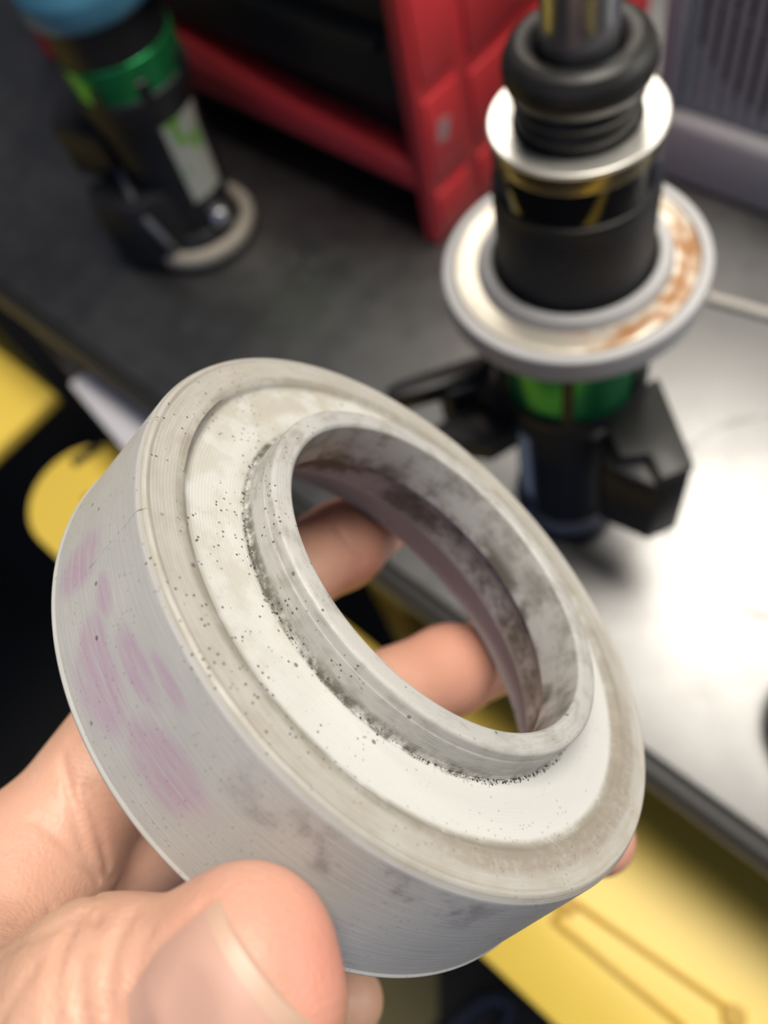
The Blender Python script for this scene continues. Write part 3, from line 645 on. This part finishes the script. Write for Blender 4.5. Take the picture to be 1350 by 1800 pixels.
# creases: polylines on the skin found by marching rays to the surface
def on_skin(px, py):
    d = V3((px - 675) / F_PX, (py - 900) / F_PX, 1.0); d /= np.linalg.norm(d); t = 0.05
    for _ in range(90):
        s = hand_raw((d * t)[None])[0]; t += s * 0.8
        if t > 0.4: return None
        if abs(s) < 5e-5: break
    return d * t
for line, w_, dep in (([(208, 1560), (168, 1618), (142, 1690), (140, 1760), (150, 1830)], 0.0001, 0.0011),
                      ([(236, 1600), (206, 1650), (190, 1720), (196, 1800)], 0.0001, 0.0008),
                      ([(150, 1600), (105, 1680), (95, 1770), (100, 1840)], 0.0001, 0.0008),
                      ([(262, 1640), (238, 1700), (232, 1790)], 0.0001, 0.0006),
                      ([(60, 1700), (20, 1760), (-20, 1850)], 0.0001, 0.0006),
                      ([(60, 1440), (110, 1480), (160, 1530), (200, 1545)], 0.0001, 0.0006),
                      ([(20, 1620), (90, 1600), (170, 1575)], 0.0001, 0.0005),
                      ([(0, 1680), (80, 1640), (150, 1600)], 0.0001, 0.0005),
                      ([(110, 1330), (130, 1420), (150, 1500), (175, 1545)], 0.0001, 0.0010),
                      ([(150, 1380), (172, 1450), (190, 1530)], 0.0001, 0.0009),
                      ([(590, 925), (612, 955), (640, 985)], 0.0001, 0.0012)):
    pl = [on_skin(*p_) for p_ in line]; pl = [p_ for p_ in pl if p_ is not None]
    if len(pl) > 1:
        pl2 = np.array([tuple(v) for v in spline([tuple(v) for v in pl], 4)]); creases.append((pl2[:-1], pl2[1:], dep, pl2.min(0), pl2.max(0)))

# groove of skin round the thumb nail
gl = []
for (u, v) in [(0.0066, -1.03), (0.003, -1.05), (-0.001, -1.0), (-0.0045, -0.82), (-0.0062, -0.5), (-0.0071, 0.0), (-0.0062, 0.5), (-0.0045, 0.82), (-0.001, 1.0), (0.003, 1.05), (0.0066, 1.03)]:
    o = t_t + na * u + ns * (v * N_HW + 0.0012) + td * 0.02; t = 0.0
    for _ in range(40): t += max(0, hand_raw((o - td * t)[None])[0]) * 0.9
    gl.append(tuple(o - td * t))
gl = np.array([tuple(v) for v in spline(gl, 4)]); creases.append((gl[:-1], gl[1:], 0.0008, gl.min(0), gl.max(0)))
def sculpt(fn, lo, hi, vox):
    B = 8; lo = np.array(lo); nblk = np.ceil((np.array(hi) - lo) / (vox * B)).astype(int)
    g = np.stack(np.meshgrid(*[np.arange(n) for n in nblk], indexing='ij'), -1).reshape(-1, 3)
    cen = lo + (g + 0.5) * vox * B
    dc = chunk(fn, cen); blk = g[np.abs(dc) < vox * B * 0.5 * 1.74 * 1.5 + 0.001]
    off = np.stack(np.meshgrid(*[np.arange(B + 1)] * 3, indexing='ij'), -1).reshape(-1, 3)
    gp = (blk[:, None] * B + off[None]).reshape(-1, 3)
    V = chunk(fn, lo + gp * vox).reshape(-1, B + 1, B + 1, B + 1)
    neg = V < 0
    cnt = sum(neg[:, i:i + B, j:j + B, k:k + B].astype(np.int8) for i in (0, 1) for j in (0, 1) for k in (0, 1))
    act = np.argwhere((cnt > 0) & (cnt < 8)); b_, ijk = act[:, 0], act[:, 1:]
    acc = np.zeros((len(act), 3)); num = np.zeros(len(act))
    cor = [(i, j, k) for i in (0, 1) for j in (0, 1) for k in (0, 1)]
    for c0 in cor:
        for ax in range(3):
            if c0[ax]: continue
            c1 = list(c0); c1[ax] = 1
            v0 = V[b_, ijk[:, 0] + c0[0], ijk[:, 1] + c0[1], ijk[:, 2] + c0[2]]; v1 = V[b_, ijk[:, 0] + c1[0], ijk[:, 1] + c1[1], ijk[:, 2] + c1[2]]
            ch = (v0 < 0) != (v1 < 0); t = np.where(ch, v0 / np.where(ch, v0 - v1, 1), 0)
            pt = np.tile(np.array(c0, float), (len(act), 1)); pt[:, ax] = t
            acc += pt * ch[:, None]; num += ch
    gc = blk[b_] * B + ijk; verts = lo + (gc + acc / num[:, None]) * vox
    MM = 4096; key = (gc[:, 0].astype(np.int64) * MM + gc[:, 1]) * MM + gc[:, 2]; order = np.argsort(key); ks = key[order]
    def look(c):
        kk = (c[:, 0].astype(np.int64) * MM + c[:, 1]) * MM + c[:, 2]; i = np.clip(np.searchsorted(ks, kk), 0, len(ks) - 1)
        return np.where(ks[i] == kk, order[i], -1)
    quads = []
    for ax in range(3):
        sl1 = [slice(0, B)] * 3; sl1[ax] = slice(1, B + 1)
        n0 = neg[:, :B, :B, :B]; n1 = neg[(slice(None), *sl1)]
        e = np.argwhere(n0 != n1); pos = blk[e[:, 0]] * B + e[:, 1:]; flip = n0[e[:, 0], e[:, 1], e[:, 2], e[:, 3]]
        u, v = [(1, 2), (2, 0), (0, 1)][ax]
        du = np.zeros(3, int); du[u] = 1; dv = np.zeros(3, int); dv[v] = 1
        qd = np.stack([look(pos - du - dv), look(pos - dv), look(pos), look(pos - du)], 1)
        ok = (qd >= 0).all(1); qd = qd[ok]; fl = flip[ok]
        qd[~fl] = qd[~fl][:, ::-1]; quads.append(qd)
    quads = np.concatenate(quads)
    eps = 2e-4
    for _ in range(2):
        d = chunk(fn, verts); G = np.stack([chunk(fn, verts + np.eye(3)[k] * eps) - chunk(fn, verts - np.eye(3)[k] * eps) for k in range(3)], 1) / (2 * eps)
        gn = (G * G).sum(1); verts = verts - G * (np.clip(d, -vox, vox) / np.maximum(gn, 0.2))[:, None] * 0.8
    return verts, quads
hv, hq = sculpt(hand_d, (-0.215, -0.025, 0.070), (0.070, 0.222, 0.270), 0.00085)
hv_w = hv @ RM.T + CAM
me = bpy.data.meshes.new('person'); me.from_pydata(hv_w.tolist(), [], hq.tolist()); me.validate()
# blush: redder skin round the nail, on finger pads and in creases
def blob(c, s): return np.exp(-((hv - c) ** 2).sum(1) / (2 * s * s))
blush = 0.75 * blob(t_t + ta * 0.008, 0.007) + 0.4 * blob(t_t, 0.011) + 0.5 * blob(P(600, 968, 0.196), 0.014) + 0.6 * blob(P(790, 1178, 0.1965), 0.016) + 0.6 * blob(P(1066, 1478, 0.187), 0.012) + 0.35 * blob(i_m, 0.016)
at_ = me.attributes.new('blush', 'FLOAT', 'POINT'); at_.data.foreach_set('value', np.clip(blush, 0, 1).astype(np.float32))
M_skin = bpy.data.materials.new('skin'); M_skin.use_nodes = True
q = NB(M_skin); oc = q.obj()
an_ = q.nt.nodes.new('ShaderNodeAttribute'); an_.attribute_name = 'blush'; bl = an_.outputs['Fac']
n1 = q.noise(oc, 90, 4); n2 = q.noise(oc, 500, 4)
col = q.mix(q.ss(n1, 0.3, 0.7), (0.60, 0.355, 0.255), (0.66, 0.415, 0.305))
col = q.mix(bl, col, (0.64, 0.265, 0.20)); col = q.mix(q.ss(n2, 0.55, 0.8, 0.0, 0.25), col, (0.50, 0.25, 0.18))
q._set(q.b.inputs['Base Color'], col)
q.b.inputs['Roughness'].default_value = 0.44; q.b.inputs['Specular IOR Level'].default_value = 0.4
q.b.inputs['Subsurface Weight'].default_value = 0.25; q.b.inputs['Subsurface Radius'].default_value = (1.0, 0.35, 0.2); q.b.inputs['Subsurface Scale'].default_value = 0.0035
vn = q.voro(oc, 1500); wave_n = q.noise(q.xyz(*[q.m('MULTIPLY', c_, k_) for c_, k_ in zip(q.sep(oc), (700, 700, 1600))]), 1.0, 3)
q._set(q.b.inputs['Normal'], q.bump(q.m('ADD', q.m('MULTIPLY', vn, 0.6), wave_n), 0.00018, 0.55))
hand = link('person', me, M_skin, None)
me.polygons.foreach_set('use_smooth', [True] * len(me.polygons))
tag(hand, 'bare left hand gripping the grey ring, thumb in front and fingers behind', 'person')

# thumb nail: a curved plate laid on the thumb, with a paler free edge
def nail_patch(u0, u1, hw, off, nu, nv, edge=None, fr=None):
    T, A_, S_, D_, vo = fr if fr is not None else (t_t, na, ns, td, 0.0012)
    O, L = [], []
    for i in range(nu + 1):
        for j in range(nv + 1):
            u = u0 + (u1 - u0) * i / nu; v = -1 + 2 * j / nv; w = hw; uu = u
            if edge == 'root':
                s = i / nu; w = hw * (0.80 + 0.20 * min(1, s * 2.2)); uu = u - 0.0016 * (1 - v * v) * (1 - s) + 0.0010 * (1 - s)
            uu += 0.0008 * (1 - v * v) * (i / nu if edge == 'root' else 1.0)
            O.append(T + A_ * uu + S_ * (v * w + vo) + D_ * 0.02); L.append(off * (1 - 1.0 * abs(v) ** 4) * (min(1.0, 3.0 * i / nu + 0.1) if edge == 'root' else 1.0))
    O = np.array(O); t = np.zeros(len(O))
    for _ in range(40): t += np.clip(hand_raw(O - D_ * t[:, None]), 0, 1) * 0.9
    p = O - D_ * t[:, None]; td_ = D_
    top = list(p + td_ * np.array(L)[:, None]); bot = list(p - td_ * 0.0008)
    n = len(top); vs = [tuple(RM @ p + CAM) for p in top + bot]; fs = []; c = nv + 1
    for i in range(nu):
        for j in range(nv):
            q4 = (i * c + j, i * c + j + 1, (i + 1) * c + j + 1, (i + 1) * c + j); fs.append(q4); fs.append(tuple(n + k for k in reversed(q4)))
    for i in range(nu):
        for j in (0, nv): fs.append((i * c + j, (i + 1) * c + j, n + (i + 1) * c + j, n + i * c + j))
    for j in range(nv):
        for i in (0, nu): fs.append((i * c + j, i * c + j + 1, n + i * c + j + 1, n + i * c + j))
    me = bpy.data.meshes.new('nail'); me.from_pydata(vs, [], fs)
    bm = bmesh.new(); bm.from_mesh(me); bmesh.ops.recalc_face_normals(bm, faces=bm.faces[:]); bm.to_mesh(me); bm.free(); return me
M_nail = mat('nail', (0.56, 0.34, 0.275), 0.33, noise=0.08, nscale=150, coat=0.15)
M_nailtip = mat('nail_free_edge', (0.55, 0.37, 0.28), 0.4, noise=0.08, nscale=150)
nl = link('thumb_nail', nail_patch(N_U0, N_U1, N_HW, 0.0008, 20, 24, 'root'), M_nail, hand, smooth=True); nl['label'] = 'pale pink thumb nail'
nt_ = link('nail_free_edge', nail_patch(N_U1, N_U2, N_HW * 0.98, 0.0009, 4, 24), M_nailtip, nl, smooth=True); nt_['label'] = 'cream free edge of the nail'

for (a_, b_) in ((P(600, 958, 0.197), P(768, 836, 0.250)), (P(790, 1178, 0.1965), P(985, 1122, 0.238)), (P(860, 1480, 0.186), P(1052, 1474, 0.187))):
    fa = (b_ - a_) / np.linalg.norm(b_ - a_); fd = -RN - fa * (-RN @ fa); fd /= np.linalg.norm(fd); fs_ = np.cross(fa, fd)
    link('finger_nail', nail_patch(-0.0075, 0.0050, 0.0052, 0.0005, 8, 10, 'root', (b_, fa, fs_, fd, 0.0)), M_nail, hand, smooth=True)

# dark sleeve round the forearm, out of frame towards the person
M_sleeve = mat('dark_sleeve_cloth', (0.03, 0.032, 0.04), 0.9, noise=0.3, nscale=60, bump=0.4, bscale=400)
fdir = V3(-0.78, 0.62, -0.05); fdir /= np.linalg.norm(fdir)
sp_ = [RM @ (wr + V3(0.003, 0.005, 0.004) + fdir * t_) + CAM for t_ in (0.048, 0.050, 0.058, 0.09, 0.14, 0.20, 0.27, 0.34)]
tube('sleeve', [tuple(v) for v in sp_], [0.034, 0.0385, 0.040, 0.041, 0.043, 0.046, 0.049, 0.052], M_sleeve, hand, 32)
